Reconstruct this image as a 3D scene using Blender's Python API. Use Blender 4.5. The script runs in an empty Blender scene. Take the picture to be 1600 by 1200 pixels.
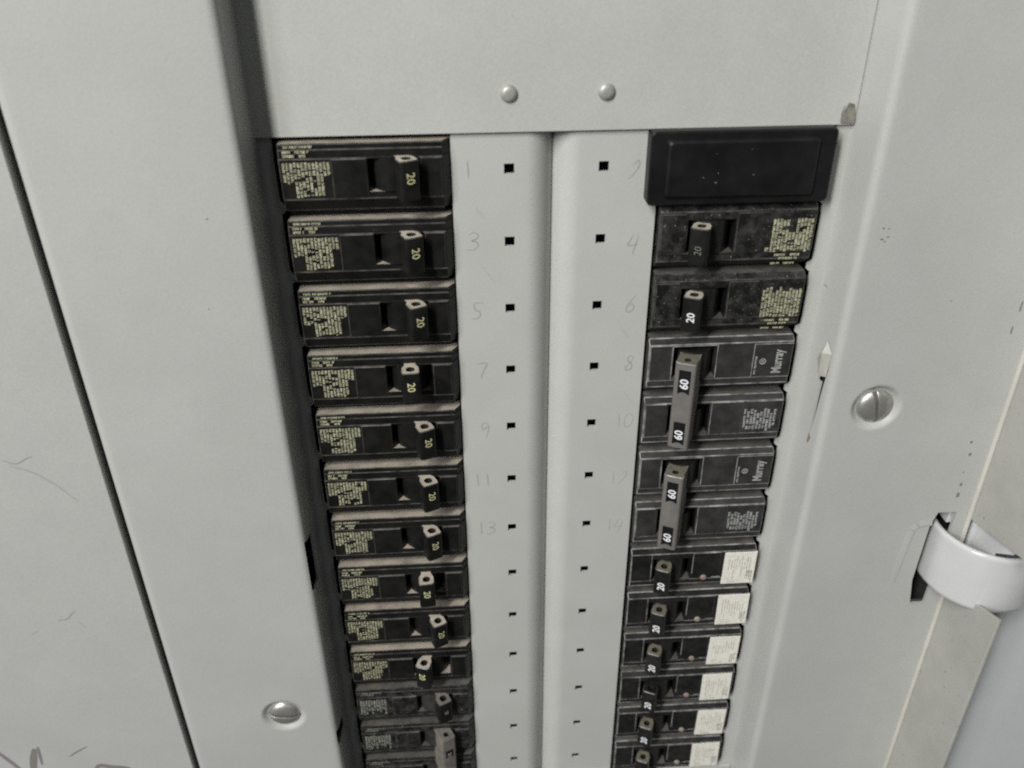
import bpy, bmesh, math, random
from mathutils import Vector, Matrix

# ---------------------------------------------------------------- camera, light, exposure
# panel coordinates in millimetres: x right, y down from the first breaker row, d out of the panel
Z0 = 1.45
def P(x, y, d):
    return Vector((x * .001, -d * .001, Z0 - y * .001))

scene = bpy.context.scene
CAM_POS = (-31.6538, -84.3292, 280.4089)
CAM_ROT = [[0.998049, 0.00641, -0.062098], [-0.037215, 0.859738, -0.509377], [0.050123, 0.510694, 0.8583]]
FOCAL_PX = 1350.0
cam_data = bpy.data.cameras.new('camera')
cam = bpy.data.objects.new('camera', cam_data)
scene.collection.objects.link(cam)
def W(r): return Vector((r[0], r[2], -r[1]))
right, up, back = W(CAM_ROT[0]), -W(CAM_ROT[1]), -W(CAM_ROT[2])
mw = Matrix((right, up, back)).transposed().to_4x4()
mw.translation = P(*CAM_POS)
cam.matrix_world = mw
cam_data.sensor_width = 36.0
cam_data.lens = FOCAL_PX / 1600 * 36.0
cam_data.clip_start = 0.01
cam_data.clip_end = 50
cam_data.dof.use_dof = True
cam_data.dof.focus_distance = 0.335
cam_data.dof.aperture_fstop = 11.0
scene.camera = cam

world = bpy.data.worlds.new('World')
scene.world = world
world.use_nodes = True
bg = world.node_tree.nodes['Background']
bg.inputs[0].default_value = (0.96, 1.0, 0.97, 1)
bg.inputs[1].default_value = 0.055

def area(name, pos, target, sx, sy, power, color):
    l = bpy.data.lights.new(name, 'AREA')
    l.shape = 'RECTANGLE'; l.size = sx; l.size_y = sy
    l.energy = power; l.color = color
    o = bpy.data.objects.new(name, l)
    scene.collection.objects.link(o)
    o.location = pos
    dirv = (Vector(target) - Vector(pos)).normalized()
    o.rotation_euler = dirv.to_track_quat('-Z', 'Y').to_euler()
    return o
ctr = P(0, 120, 0)
area('ceiling_lamp', ctr + Vector((-0.88, -1.22, 1.25)), ctr, 0.22, 1.1, 43, (1.0, 0.99, 0.955))
area('fill_lamp_left', ctr + Vector((-2.1, -2.0, 1.1)), ctr, 0.5, 1.2, 24, (0.92, 0.97, 1.0))  # added fill from the left, not a known fixture
area('cool_fill_right', ctr + Vector((1.5, -2.6, 1.5)), ctr, 0.5, 1.2, 3.5, (0.90, 0.96, 1.0))  # added weak cool fill that tints the right side bluish

vs = scene.view_settings
vs.view_transform = 'Standard'; vs.look = 'None'; vs.gamma = 1; vs.exposure = 0.0
vs.use_curve_mapping = False
scene.cycles.use_denoising = False
scene.cycles.filter_width = 2.1
scene.cycles.max_bounces = 8

# ---------------------------------------------------------------- helpers
COL = scene.collection
rng = random.Random(7)

def obj(name, me, parent=None, mats=None, smooth=False):
    if isinstance(me, bmesh.types.BMesh):
        m = bpy.data.meshes.new(name); me.to_mesh(m); me.free(); me = m
    if mats is not None:
        me.materials.clear()
        for m in (mats if isinstance(mats, (list, tuple)) else [mats]): me.materials.append(m)
    if smooth:
        me.shade_smooth()
    o = bpy.data.objects.new(name, me)
    COL.objects.link(o)
    if parent is not None: o.parent = parent
    return o

def thing(name, label, cat, pos=(0, 0, 0), group=None):
    o = bpy.data.objects.new(name, None)
    o.empty_display_size = .02
    COL.objects.link(o)
    o.location = P(*pos)
    o['label'] = label; o['category'] = cat
    if group: o['group'] = group
    return o

def L(x, y, d):            # local millimetres -> local metres
    return Vector((x * .001, -d * .001, -y * .001))

def addface(bm, pts, mi=0, smooth=False):
    vs_ = [bm.verts.new(L(*p)) for p in pts]
    f = bm.faces.new(vs_); f.material_index = mi; f.smooth = smooth
    return f

def fix(bm, dist=1e-6):
    bmesh.ops.remove_doubles(bm, verts=bm.verts, dist=dist)
    bmesh.ops.recalc_face_normals(bm, faces=bm.faces)
    return bm

def box(bm, x0, x1, y0, y1, d0, d1, mi=0, ch=0.25, emi=None):
    """block standing on d0 with a chamfered front at d1"""
    if emi is None: emi = mi
    c = ch
    b = [(x0, y0), (x1, y0), (x1, y1), (x0, y1)]
    t = [(x0 + c, y0 + c), (x1 - c, y0 + c), (x1 - c, y1 - c), (x0 + c, y1 - c)]
    for i in range(4):
        j = (i + 1) % 4
        addface(bm, [(*b[i], d0), (*b[j], d0), (*b[j], d1 - c), (*b[i], d1 - c)], mi)
        addface(bm, [(*b[i], d1 - c), (*b[j], d1 - c), (*t[j], d1), (*t[i], d1)], emi)
    addface(bm, [(*q, d1) for q in t], mi)

def sheet(name, outer, holes, thick, bev=0.0, res=2):
    """2-D outline with holes -> flat sheet mesh in the local xy plane (mm), centred on z=0"""
    cu = bpy.data.curves.new(name, 'CURVE')
    cu.dimensions = '2D'; cu.fill_mode = 'BOTH'
    cu.extrude = thick * .5 - bev; cu.bevel_depth = bev; cu.bevel_resolution = res
    cu.offset = -bev
    for loop in [outer] + holes:
        sp = cu.splines.new('POLY'); sp.points.add(len(loop) - 1)
        for q, (x, y) in zip(sp.points, loop): q.co = (x, y, 0, 1)
        sp.use_cyclic_u = True
    o = bpy.data.objects.new(name, cu); COL.objects.link(o)
    dg = bpy.context.evaluated_depsgraph_get()
    me = bpy.data.meshes.new_from_object(o.evaluated_get(dg))
    bpy.data.objects.remove(o); bpy.data.curves.remove(cu)
    return me

def sheet_to_bm(bm, me, fn, mi=0):
    vm = [bm.verts.new(L(*fn(*v.co))) for v in me.vertices]
    for p_ in me.polygons:
        try:
            f = bm.faces.new([vm[i] for i in p_.vertices]); f.material_index = mi
        except ValueError: pass
    bpy.data.meshes.remove(me)

def rect(x0, x1, y0, y1): return [(x0, y0), (x1, y0), (x1, y1), (x0, y1)]
def circ(cx, cy, r, n=40): return [(cx + r * math.cos(2 * math.pi * i / n), cy + r * math.sin(2 * math.pi * i / n)) for i in range(n)]

def text_polys(body, size, bold=0.0):
    cu = bpy.data.curves.new('t', 'FONT')
    cu.body = body; cu.size = size; cu.align_x = 'CENTER'; cu.align_y = 'CENTER'; cu.offset = bold
    cu.resolution_u = 3
    o = bpy.data.objects.new('t', cu); COL.objects.link(o)
    dg = bpy.context.evaluated_depsgraph_get()
    me = bpy.data.meshes.new_from_object(o.evaluated_get(dg))
    vs_ = [tuple(v.co)[:2] for v in me.vertices]
    xs = [v[0] for v in vs_]; ys = [v[1] for v in vs_]
    cx, cy = (min(xs) + max(xs)) / 2, (min(ys) + max(ys)) / 2
    vs_ = [(a - cx, b - cy) for a, b in vs_]
    fs = [tuple(p_.vertices) for p_ in me.polygons]
    bpy.data.objects.remove(o); bpy.data.curves.remove(cu); bpy.data.meshes.remove(me)
    return vs_, fs

def text_bm(bm, body, size, fn, bold=0.0, mi=0, sx=1.0):
    vs_, fs = text_polys(body, size, bold)
    vm = [bm.verts.new(L(*fn(a * sx, b))) for a, b in vs_]
    for f in fs:
        try:
            q = bm.faces.new([vm[i] for i in f]); q.material_index = mi
        except ValueError: pass

# ---------------------------------------------------------------- materials
def mat(name, c1, c2=None, rough=.5, rough2=None, scale=60., detail=4., lo=.35, hi=.65, bump=0., bscale=900., metal=0., spec=.5, alpha=1., speck=None, coat=0., grain=0.):
    m = bpy.data.materials.new(name); m.use_nodes = True
    nt = m.node_tree; N = nt.nodes; K = nt.links
    b = N['Principled BSDF']
    b.inputs['Metallic'].default_value = metal
    b.inputs['Specular IOR Level'].default_value = spec
    b.inputs['Alpha'].default_value = alpha
    b.inputs['Coat Weight'].default_value = coat
    geo = N.new('ShaderNodeNewGeometry')
    nz = N.new('ShaderNodeTexNoise'); nz.inputs['Scale'].default_value = scale; nz.inputs['Detail'].default_value = detail
    nz.inputs['Roughness'].default_value = .6
    K.new(geo.outputs['Position'], nz.inputs['Vector'])
    mr = N.new('ShaderNodeMapRange'); mr.inputs[1].default_value = lo; mr.inputs[2].default_value = hi
    K.new(nz.outputs['Fac'], mr.inputs[0])
    mx = N.new('ShaderNodeMix'); mx.data_type = 'RGBA'
    mx.inputs[6].default_value = (*c1, 1); mx.inputs[7].default_value = (*(c2 or c1), 1)
    K.new(mr.outputs[0], mx.inputs[0])
    out = mx.outputs[2]
    if speck:                       # (colour, scale, threshold, amount)
        n2 = N.new('ShaderNodeTexNoise'); n2.inputs['Scale'].default_value = speck[1]; n2.inputs['Detail'].default_value = 3
        K.new(geo.outputs['Position'], n2.inputs['Vector'])
        m2 = N.new('ShaderNodeMapRange'); m2.inputs[1].default_value = speck[2]; m2.inputs[2].default_value = speck[2] + .06
        m2.inputs[4].default_value = speck[3]
        K.new(n2.outputs['Fac'], m2.inputs[0])
        x2 = N.new('ShaderNodeMix'); x2.data_type = 'RGBA'
        x2.inputs[7].default_value = (*speck[0], 1)
        K.new(out, x2.inputs[6]); K.new(m2.outputs[0], x2.inputs[0])
        out = x2.outputs[2]
    if grain:                       # fine uneven speckle of a sprayed enamel
        n4 = N.new('ShaderNodeTexNoise'); n4.inputs['Scale'].default_value = 1700; n4.inputs['Detail'].default_value = 2
        K.new(geo.outputs['Position'], n4.inputs['Vector'])
        m4 = N.new('ShaderNodeMapRange'); m4.inputs[1].default_value = .3; m4.inputs[2].default_value = .7
        m4.inputs[3].default_value = 1 - grain; m4.inputs[4].default_value = 1 + grain
        K.new(n4.outputs['Fac'], m4.inputs[0])
        v4 = N.new('ShaderNodeVectorMath'); v4.operation = 'SCALE'
        K.new(out, v4.inputs[0]); K.new(m4.outputs[0], v4.inputs['Scale'])
        out = v4.outputs[0]
    K.new(out, b.inputs['Base Color'])
    if rough2 is not None:
        r = N.new('ShaderNodeMapRange'); r.inputs[1].default_value = lo; r.inputs[2].default_value = hi
        r.inputs[3].default_value = rough; r.inputs[4].default_value = rough2
        K.new(nz.outputs['Fac'], r.inputs[0]); K.new(r.outputs[0], b.inputs['Roughness'])
    else: b.inputs['Roughness'].default_value = rough
    if bump:
        n3 = N.new('ShaderNodeTexNoise'); n3.inputs['Scale'].default_value = bscale; n3.inputs['Detail'].default_value = 2
        K.new(geo.outputs['Position'], n3.inputs['Vector'])
        bp = N.new('ShaderNodeBump'); bp.inputs['Strength'].default_value = bump; bp.inputs['Distance'].default_value = .0004
        K.new(n3.outputs['Fac'], bp.inputs['Height']); K.new(bp.outputs[0], b.inputs['Normal'])
    return m

PAINT = mat('grey_enamel', (.462, .465, .443), (.430, .433, .412), .31, .44, scale=28, detail=8, bump=.08, bscale=700, grain=.05)
PAINT_IN = mat('grey_enamel_dead_front', (.485, .488, .463), (.450, .453, .428), .4, .5, scale=34, detail=8, bump=.07, bscale=800, grain=.05)
PAINT_DOOR = mat('grey_enamel_door', (.54, .565, .57), (.51, .53, .535), .4, .5, scale=30, bump=.06, grain=.05)
PAINT_DIRTY = mat('grimy_grey_enamel', (.45, .445, .42), (.37, .36, .33), .45, .6, scale=45, detail=7, lo=.3, hi=.75, bump=.06, speck=((.12, .11, .09), 420, .68, .6))
PAINT_GLOSS = mat('glossy_grey_enamel', (.60, .60, .60), (.56, .56, .56), .18, .26, scale=60, bump=.05, bscale=400, coat=.5)
PAINT_HEM = mat('pale_hem_glint', (.56, .535, .485), (.50, .48, .43), .35)  # paler than the rim, painting in the light its edge catches
BLACK = mat('black_bakelite', (.006, .006, .006), (.013, .0125, .011), .36, .5, scale=140, detail=6, bump=.12, bscale=2600, speck=((.10, .09, .08), 900, .72, .6), spec=.24)
BLACK_DUSTY = mat('dusty_black_bakelite', (.007, .007, .007), (.04, .038, .035), .4, .7, scale=230, detail=9, lo=.42, hi=.72, bump=.15, bscale=2600, speck=((.32, .30, .28), 1150, .66, .7))
GREYB = mat('charcoal_plastic', (.022, .0215, .021), (.042, .04, .038), .4, .55, scale=160, detail=7, bump=.12, bscale=2600, speck=((.16, .15, .14), 900, .73, .5))
BLACK2 = mat('satin_black_plastic', (.009, .009, .009), (.022, .021, .02), .34, .5, scale=150, detail=6, bump=.1, bscale=2600, spec=.32)
BLACK_SMOOTH = mat('matte_black_plastic', (.006, .006, .0065), (.010, .010, .0105), .4, .5, scale=90, bump=.06, bscale=2200, spec=.32)
EDGE_D = mat('worn_edge_glint_dark', (.025, .024, .022), (.12, .114, .105), .4, scale=220, detail=6, lo=.36, hi=.68)  # edge wear lightened to paint in the light the steps catch
EDGE_L = mat('worn_edge_glint_pale', (.10, .098, .095), (.40, .395, .385), .35, scale=200, detail=6, lo=.36, hi=.68)  # same painted edge glint over wear, in a paler tone
DUST = mat('settled_tan_dust', (.38, .335, .28), (.19, .167, .14), .95, scale=150, detail=7, lo=.42, hi=.78, bump=.3, bscale=2500, spec=.1)
DUST_G = mat('thin_grey_dust', (.12, .113, .10), (.055, .052, .047), .9, scale=180, detail=7, lo=.35, hi=.72, spec=.2)
DUST_H = mat('dusty_handle_top', (.50, .45, .375), (.36, .32, .265), .95, scale=300, spec=.1)
OLIVE = mat('olive_handle_top', (.17, .155, .115), (.115, .105, .08), .7, scale=300)
TIEG = mat('grey_tie_bar', (.165, .153, .14), (.13, .122, .112), .5, .62, scale=200, bump=.08, bscale=2600)
TIED = mat('dusty_tie_bar', (.19, .17, .15), (.12, .11, .10), .85, scale=240)
HOLE = mat('dark_bore', (.008, .008, .008), rough=.8)
PRINT_Y = mat('yellow_print', (.50, .49, .33), (.33, .325, .22), .6, scale=260, lo=.38, hi=.7)
PRINT_N = mat('yellow_rating_ink', (.62, .60, .34), rough=.55)
PRINT_W = mat('white_ink', (.78, .79, .80), rough=.5)
PRINT_G = mat('pale_grey_print', (.42, .42, .40), (.30, .30, .285), .6, scale=260)
PRINT_F = mat('faded_print', (.30, .31, .26), (.2, .2, .17), .7, scale=260)
STICKER = mat('paper_sticker', (.82, .80, .73), (.70, .67, .60), .75, scale=420, detail=8, speck=((.42, .36, .31), 1500, .62, .5))
INK_B = mat('brown_sticker_print', (.36, .30, .25), rough=.8, alpha=.62)
INK_K = mat('dark_sticker_print', (.10, .095, .09), rough=.8, alpha=.65)
BUTTON = mat('pink_test_button', (.28, .20, .18), rough=.5)
BUTTON2 = mat('cream_test_button', (.30, .27, .20), rough=.5)
STEEL = mat('zinc_screw', (.56, .55, .52), (.40, .39, .36), .3, .48, scale=420, detail=7, metal=.72, bump=.18, bscale=1500, speck=((.16, .15, .13), 700, .68, .5))
STEEL_D = mat('dull_rivet', (.46, .46, .43), (.36, .355, .33), .38, .5, scale=500, metal=.35, bump=.15)
BARE = mat('bare_weathered_metal', (.33, .32, .28), (.20, .195, .17), .55, .7, scale=700, metal=.4, bump=.4)
TAB = mat('primer_tab', (.43, .42, .385), (.38, .37, .33), .5, scale=300)
PENCIL = mat('pencil', (.20, .20, .205), rough=.7, alpha=.24, scale=900)
PENCIL_F = mat('faint_pencil', (.22, .22, .215), rough=.7, alpha=.15)
SMUDGE = mat('pencil_smudge', (.27, .28, .27), rough=.6, alpha=.06)
MARK_P = mat('purple_marker', (.15, .095, .125), rough=.6, alpha=.4)
MARK_G = mat('grey_marker', (.14, .115, .10), (.2, .17, .13), .6, scale=600, alpha=.45)
GRIME = mat('dark_grime', (.12, .105, .09), rough=.8, alpha=.5)
RUST = mat('rust', (.30, .21, .13), (.2, .13, .08), .9, scale=900, alpha=.6)
DARKBOX = mat('dark_cabinet_inside', (.03, .03, .03), rough=.8)

PITCH = 25.4
YT, YB = -130., 420.        # top and bottom of everything built
DT = 16.                    # front of the trim

# ---------------------------------------------------------------- cabinet box (dark inside)
bm = bmesh.new()
for pts in ([(-150, YT, -14), (150, YT, -14), (150, YB, -14), (-150, YB, -14)],
            [(-150, YT, -14), (-150, YB, -14), (-150, YB, 8), (-150, YT, 8)],
            [(150, YT, -14), (150, YB, -14), (150, YB, 8), (150, YT, 8)]):
    addface(bm, pts)
t = thing('cabinet_box', 'dark inside of the steel cabinet behind the breakers', 'cabinet', (0, 145, -14))
o = obj('back_panel', bm, t, DARKBOX); o.matrix_parent_inverse = Matrix.Identity(4)
o.location = -t.location + P(0, 0, 0)

def place(o, t):            # mesh written in panel coordinates under a thing anywhere
    o.location = P(0, 0, 0) - t.location
    return o

# ---------------------------------------------------------------- trim: two inner rims with flanges, outer frame
trim = thing('panel_trim', 'light grey painted steel trim framing the recessed breaker rows', 'panel trim', (0, YB, DT))

def screw_mesh(r, h, slot_ang, slot_w, dome=True):
    """domed slotted head, flat slot cut as a real groove; local mm, axis along +d"""
    bm = bmesh.new()
    ca, sa = math.cos(slot_ang), math.sin(slot_ang)
    def dz(rr):
        q = min(1., rr / r)
        return h * (1 - q ** 3.4) ** .6 if dome else h
    def pt(x, y, d): return (x * ca - y * sa, x * sa + y * ca, d)
    n = 14
    # two halves either side of the slot
    for s in (-1, 1):
        grid = []
        for i in range(n + 1):
            row = []
            w = slot_w / 2 if slot_w else 0.
            yy = w + (r - w) * math.sin(math.pi / 2 * i / n)
            half = math.sqrt(max(0., r * r - yy * yy))
            for j in range(2 * n + 1):
                xx = -half * math.cos(math.pi * j / (2 * n))
                row.append(bm.verts.new(L(*pt(xx, s * yy, dz(math.hypot(xx, yy))))))
            grid.append(row)
        for i in range(n):
            for j in range(2 * n):
                try:
                    f = bm.faces.new((grid[i][j], grid[i][j + 1], grid[i + 1][j + 1], grid[i + 1][j])); f.smooth = True
                except ValueError: pass
        if slot_w:              # groove wall
            dep = h * .35
            low = [bm.verts.new(v.co + Vector((0, (v.co.y * -1000 - 0) * .001 + -dep * .001, 0)) if False else Vector((v.co.x, -min(dep, -v.co.y * 1000) * .001, v.co.z))) for v in grid[0]]
            for j in range(2 * n):
                f = bm.faces.new((grid[0][j], grid[0][j + 1], low[j + 1], low[j])); f.material_index = 1
    if slot_w:
        w = slot_w / 2
        addface(bm, [pt(-r * .99, -w, h * .34), pt(r * .99, -w, h * .34), pt(r * .99, w, h * .34), pt(-r * .99, w, h * .34)], 1)
    for i in range(40):         # side skirt
        a, b = 2 * math.pi * i / 40, 2 * math.pi * (i + 1) / 40
        addface(bm, [(r * math.cos(a), r * math.sin(a), -1), (r * math.cos(b), r * math.sin(b), -1), (r * math.cos(b), r * math.sin(b), .02), (r * math.cos(a), r * math.sin(a), .02)])
    bmesh.ops.remove_doubles(bm, verts=bm.verts, dist=2e-6)
    bmesh.ops.recalc_face_normals(bm, faces=bm.faces)
    return bm

def dimple(bm, cx, cy, R, r0, dep, d):
    n, m = 48, 10
    rings = []
    for k in range(m + 1):
        q = max(0., (k - 1) / (m - 1))
        rr = R - .6 * min(k, 1) + (r0 - R + .6) * q
        dd = d - dep * (.5 - .5 * math.cos(math.pi * q))
        rings.append([bm.verts.new(L(cx + rr * math.cos(2 * math.pi * i / n), cy + rr * math.sin(2 * math.pi * i / n), dd)) for i in range(n)])
    for k in range(m):
        for i in range(n):
            f = bm.faces.new((rings[k][i], rings[k][(i + 1) % n], rings[k + 1][(i + 1) % n], rings[k + 1][i])); f.smooth = True
    f = bm.faces.new(rings[-1])

def sweep(bm, prof, y0, y1, ny=1, mi=0, smooth=True):
    """profile of (x, d) carried along y"""
    rows = []
    for k in range(ny + 1):
        y = y0 + (y1 - y0) * k / ny
        rows.append([bm.verts.new(L(x, y, d)) for x, d in prof])
    for k in range(ny):
        for i in range(len(prof) - 1):
            f = bm.faces.new((rows[k][i], rows[k][i + 1], rows[k + 1][i + 1], rows[k + 1][i])); f.smooth = smooth; f.material_index = mi

def arc(cx, cd, r, a0, a1, n=10):
    return [(cx + r * math.cos(math.radians(a0 + (a1 - a0) * i / n)), cd + r * math.sin(math.radians(a0 + (a1 - a0) * i / n))) for i in range(n + 1)]

TH = 1.4
# --- right rim: flange splayed a little outwards, rounded bend, flat face
SCR = (120.2, 89.3); SCL = (-120.3, 242.4)
def fr(d): return 97.4 + .22 * d           # right flange
def fl(d): return -96.3 - .09 * d          # left flange
DB = DT - 2.8
def bend(x0, side, n=8):
    """rounded bend from the top of a flange at (x0, DB) to the face at DT"""
    p0 = (x0, DB); p1 = (x0 + side * .55, DT); p2 = (x0 + side * 3.4, DT)
    return [tuple((1 - t_) ** 2 * p0[c] + 2 * t_ * (1 - t_) * p1[c] + t_ * t_ * p2[c] for c in (0, 1)) for t_ in [i / n for i in range(n + 1)]] + [(x0 + side * 5.4, DT)]
bm = bmesh.new()
slot = [(157.2, 141.4), (165.0, 141.4), (163.4, 192.4), (157.2, 192.4), (155.0, 178.2), (155.4, 148.0)]
xr = fr(DB)
me = sheet('s', [(xr + 5.4, YT), (170.5, YT), (170.5, YB), (xr + 5.4, YB)], [circ(*SCR, 10.8, 48), slot], TH)
sheet_to_bm(bm, me, lambda x, y, z: (x, y, DT - TH / 2 + z))
dimple(bm, *SCR, 10.8, 6.6, 1.9, DT)
sweep(bm, bend(xr, 1), YT, YB)
lance = [(73.6, 8.4), (80.6, 8.0), (80.6, 9.9), (105.4, 9.0), (105.6, 10.0), (80.8, 12.0), (73.6, 13.0)]
hole = circ(45.4, 2.2, .95, 14)
me = sheet('s', [(YT, -1), (YB, -1), (YB, DB), (YT, DB)], [lance, hole], .9)
sheet_to_bm(bm, me, lambda a, b, z: (fr(b) + .45 + z, a, b))
o = place(obj('inner_rim', bm, trim, PAINT), trim); o['label'] = 'inner rim with the hinge slot'
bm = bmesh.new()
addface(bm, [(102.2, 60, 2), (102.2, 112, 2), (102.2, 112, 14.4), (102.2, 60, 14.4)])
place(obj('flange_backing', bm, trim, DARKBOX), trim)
# raised hem along the rim edge
bm = bmesh.new()
for ya, yb in ((YT, YB),):
    sweep(bm, [(170.4, DT - 1)] + arc(171.0, DT + .1, 1.0, 180, 0, 8), ya, yb)
place(obj('hem', bm, trim, PAINT_HEM), trim)
# embossed ridge beside the hinge slot
bm = bmesh.new()
path = [(147.0, 184.1), (147.3, 175.9), (148.0, 165.6), (148.8, 155.2), (149.4, 150.5), (150.9, 148.4), (153.6, 147.8), (156.0, 147.6)]
for k in range(len(path) - 1):
    (xa, ya), (xb, yb) = path[k], path[k + 1]
    ta = math.sin(math.pi * min(1, k / 3) / 2); tb = math.sin(math.pi * min(1, (k + 1) / 3) / 2)
    dx, dy = xb - xa, yb - ya; l = math.hypot(dx, dy); nx, ny = -dy / l, dx / l
    prof = [(-3.2, 0), (-1.6, .2), (-.3, .4), (.15, .36), (.8, 0)]
    for (u0, h0), (u1, h1) in zip(prof, prof[1:]):
        f = addface(bm, [(xa + nx * u0, ya + ny * u0, DT - .03 + h0 * ta), (xa + nx * u1, ya + ny * u1, DT - .03 + h1 * ta), (xb + nx * u1, yb + ny * u1, DT - .03 + h1 * tb), (xb + nx * u0, yb + ny * u0, DT - .03 + h0 * tb)], 0, True)
fix(bm, 3e-4)
place(obj('embossed_ridge', bm, trim, PAINT, smooth=True), trim)
# lanced tab standing off the flange
bm = bmesh.new()
def off(y, d, o_): return (fr(d) - o_, y, d)
A, B, C, D, E_ = off(71.6, 7.4, 1.2), off(63.2, 10.2, .5), off(67.2, 13.4, .2), off(77.0, 12.8, .3), off(77.6, 10.4, 1.6)
G = off(67.6, 11.2, 2.6)
addface(bm, [A, B, G]); addface(bm, [A, G, E_]); addface(bm, [B, C, G]); addface(bm, [G, C, D]); addface(bm, [G, D, E_])
addface(bm, [off(71.6, 7.4, -.1), off(63.2, 10.2, -.1), B, A]); addface(bm, [off(71.6, 7.4, -.1), A, E_, off(77.6, 10.4, -.1)])
fix(bm)
place(obj('lanced_tab', bm, trim, TAB), trim)
bm = bmesh.new()
addface(bm, [off(104.2, 9.2, .04), off(108, 9.0, .04), off(108.6, 9.8, .04), off(105.2, 10.9, .04)])
place(obj('rust_stain', bm, trim, RUST), trim)

# --- left rim
bm = bmesh.new()
xl = fl(DB)
me = sheet('s', [(-159.1, YT), (xl - 5.4, YT), (xl - 5.4, YB), (-159.1, YB)], [circ(*SCL, 10.8, 48)], TH)
sheet_to_bm(bm, me, lambda x, y, z: (x, y, DT - TH / 2 + z))
dimple(bm, *SCL, 10.8, 6.6, 1.9, DT)
sweep(bm, bend(xl, -1), YT, 142.5); sweep(bm, bend(xl, -1)[4:], 142.5, 168); sweep(bm, bend(xl, -1), 168, 256)
sweep(bm, bend(xl, -1)[4:], 256, 265); sweep(bm, bend(xl, -1), 265, YB)
sweep(bm, [(-159.1, DT)] + arc(-161.1, DT - 4.2, 4.2, 90, 180) + [(-165.3, 1)], YT, YB)
me = sheet('s', [(YT, -1), (YB, -1), (YB, DB), (265, DB), (265, 4), (256, 4), (256, DB), (168, DB), (168, 7.2), (142.5, 7.2), (142.5, DB), (YT, DB)], [], .9)
sheet_to_bm(bm, me, lambda a, b, z: (fl(b) - .45 + z, a, b))
o = place(obj('inner_rim', bm, trim, PAINT), trim); o['label'] = 'inner rim whose flange is in shadow'
# --- outer frame beyond the joint
bm = bmesh.new()
me = sheet('s', [(-360, YT), (-166.8, YT), (-166.8, YB), (-360, YB)], [], 1.5, .35)
sheet_to_bm(bm, me, lambda x, y, z: (x, y, DT + .1 - .75 + z))
sweep(bm, [(-167.3, DT - .7), (-167.3, 1)], YT, YB)
fix(bm, 2e-6)
place(obj('outer_frame', bm, trim, PAINT), trim)
bm = bmesh.new()
addface(bm, [(-172, YT, 1.), (-160, YT, 1.), (-160, YB, 1.), (-172, YB, 1.)])
place(obj('joint_backing', bm, trim, DARKBOX), trim)
bm = bmesh.new()
addface(bm, [(174., YT, DT - 3), (360, YT, DT - 3), (360, YB, DT - 3), (174., YB, DT - 3)])
place(obj('outer_frame', bm, trim, PAINT), trim)
bm = bmesh.new()
box(bm, 164.6, 169, 138, 150, 6, 12.6, 0, .4)
place(obj('hinge_leaf', bm, trim, PAINT_GLOSS), trim)
bm = bmesh.new()
addface(bm, [(146, 128, 0), (174, 128, 0), (174, 206, 0), (146, 206, 0)])
addface(bm, [(174, 128, 0), (174, 206, 0), (174, 206, DT - 4), (174, 128, DT - 4)])
place(obj('slot_backing', bm, trim, DARKBOX), trim)

sm = screw_mesh(7.0, 2.7, math.radians(78), 1.15)
o = obj('screw', sm, trim, [STEEL, HOLE]); o.location = P(*SCR, DT - 1.9) - trim.location
sm = screw_mesh(7.0, 2.7, math.radians(9), 1.0)
o = obj('screw', sm, trim, [STEEL, HOLE]); o.location = P(*SCL, DT - 1.9) - trim.location

# ---------------------------------------------------------------- dead front: upper plate, centre channel, side strips
front = thing('dead_front_cover', 'grey steel dead front with a grooved centre strip of square holes', 'panel cover', (0, YB, 0))
bm = bmesh.new()
me = sheet('s', [(-99.0, YT), (97.4, YT), (97.4, -12.2), (-99.0, -12.2)], [], 1.3, .2, 1)
sheet_to_bm(bm, me, lambda x, y, z: (x, y, 1.5 - .65 + z))
fix(bm)
place(obj('upper_plate', bm, front, PAINT_IN), front)
bm = bmesh.new()
me = sheet('s', [(-99.0, 318.2), (97.4, 318.2), (97.4, YB), (-99.0, YB)], [], 1.3, .2, 1)
sheet_to_bm(bm, me, lambda x, y, z: (x, y, 1.5 - .65 + z))
fix(bm)
place(obj('lower_plate', bm, front, PAINT_IN), front)
CX, CD = -.8, -6.7
for side in (-1, 1):
    bm = bmesh.new()
    xi = CX + side * 8.9
    xe = -34.7 if side < 0 else 34.2
    hx = -15.7 if side < 0 else 15.75
    holes = [rect(hx - 1.7, hx + 1.7, k * PITCH - 1.7, k * PITCH + 1.7) for k in range(13)]
    lo, hi = min(xi + side * 2, xe), max(xi + side * 2, xe)
    me = sheet('s', [(lo, -16), (hi, -16), (hi, 330), (lo, 330)], holes, 1.2)
    sheet_to_bm(bm, me, lambda x, y, z: (x, y, -.6 + z))
    # rounded shoulder falling into the groove
    r = 8.6
    pr = [(xi + side * 2., 0.)]
    for i in range(13):
        a = math.radians(62 * i / 12)
        pr.append((xi - side * r * math.sin(a), -r + r * math.cos(a)))
    pr.append((CX, CD))
    sweep(bm, pr, -16, 330)
    o = place(obj('centre_strip', bm, front, PAINT_IN), front)
    o['label'] = 'strip with %s pencil numbers beside the groove' % ('odd' if side < 0 else 'even')
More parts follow.
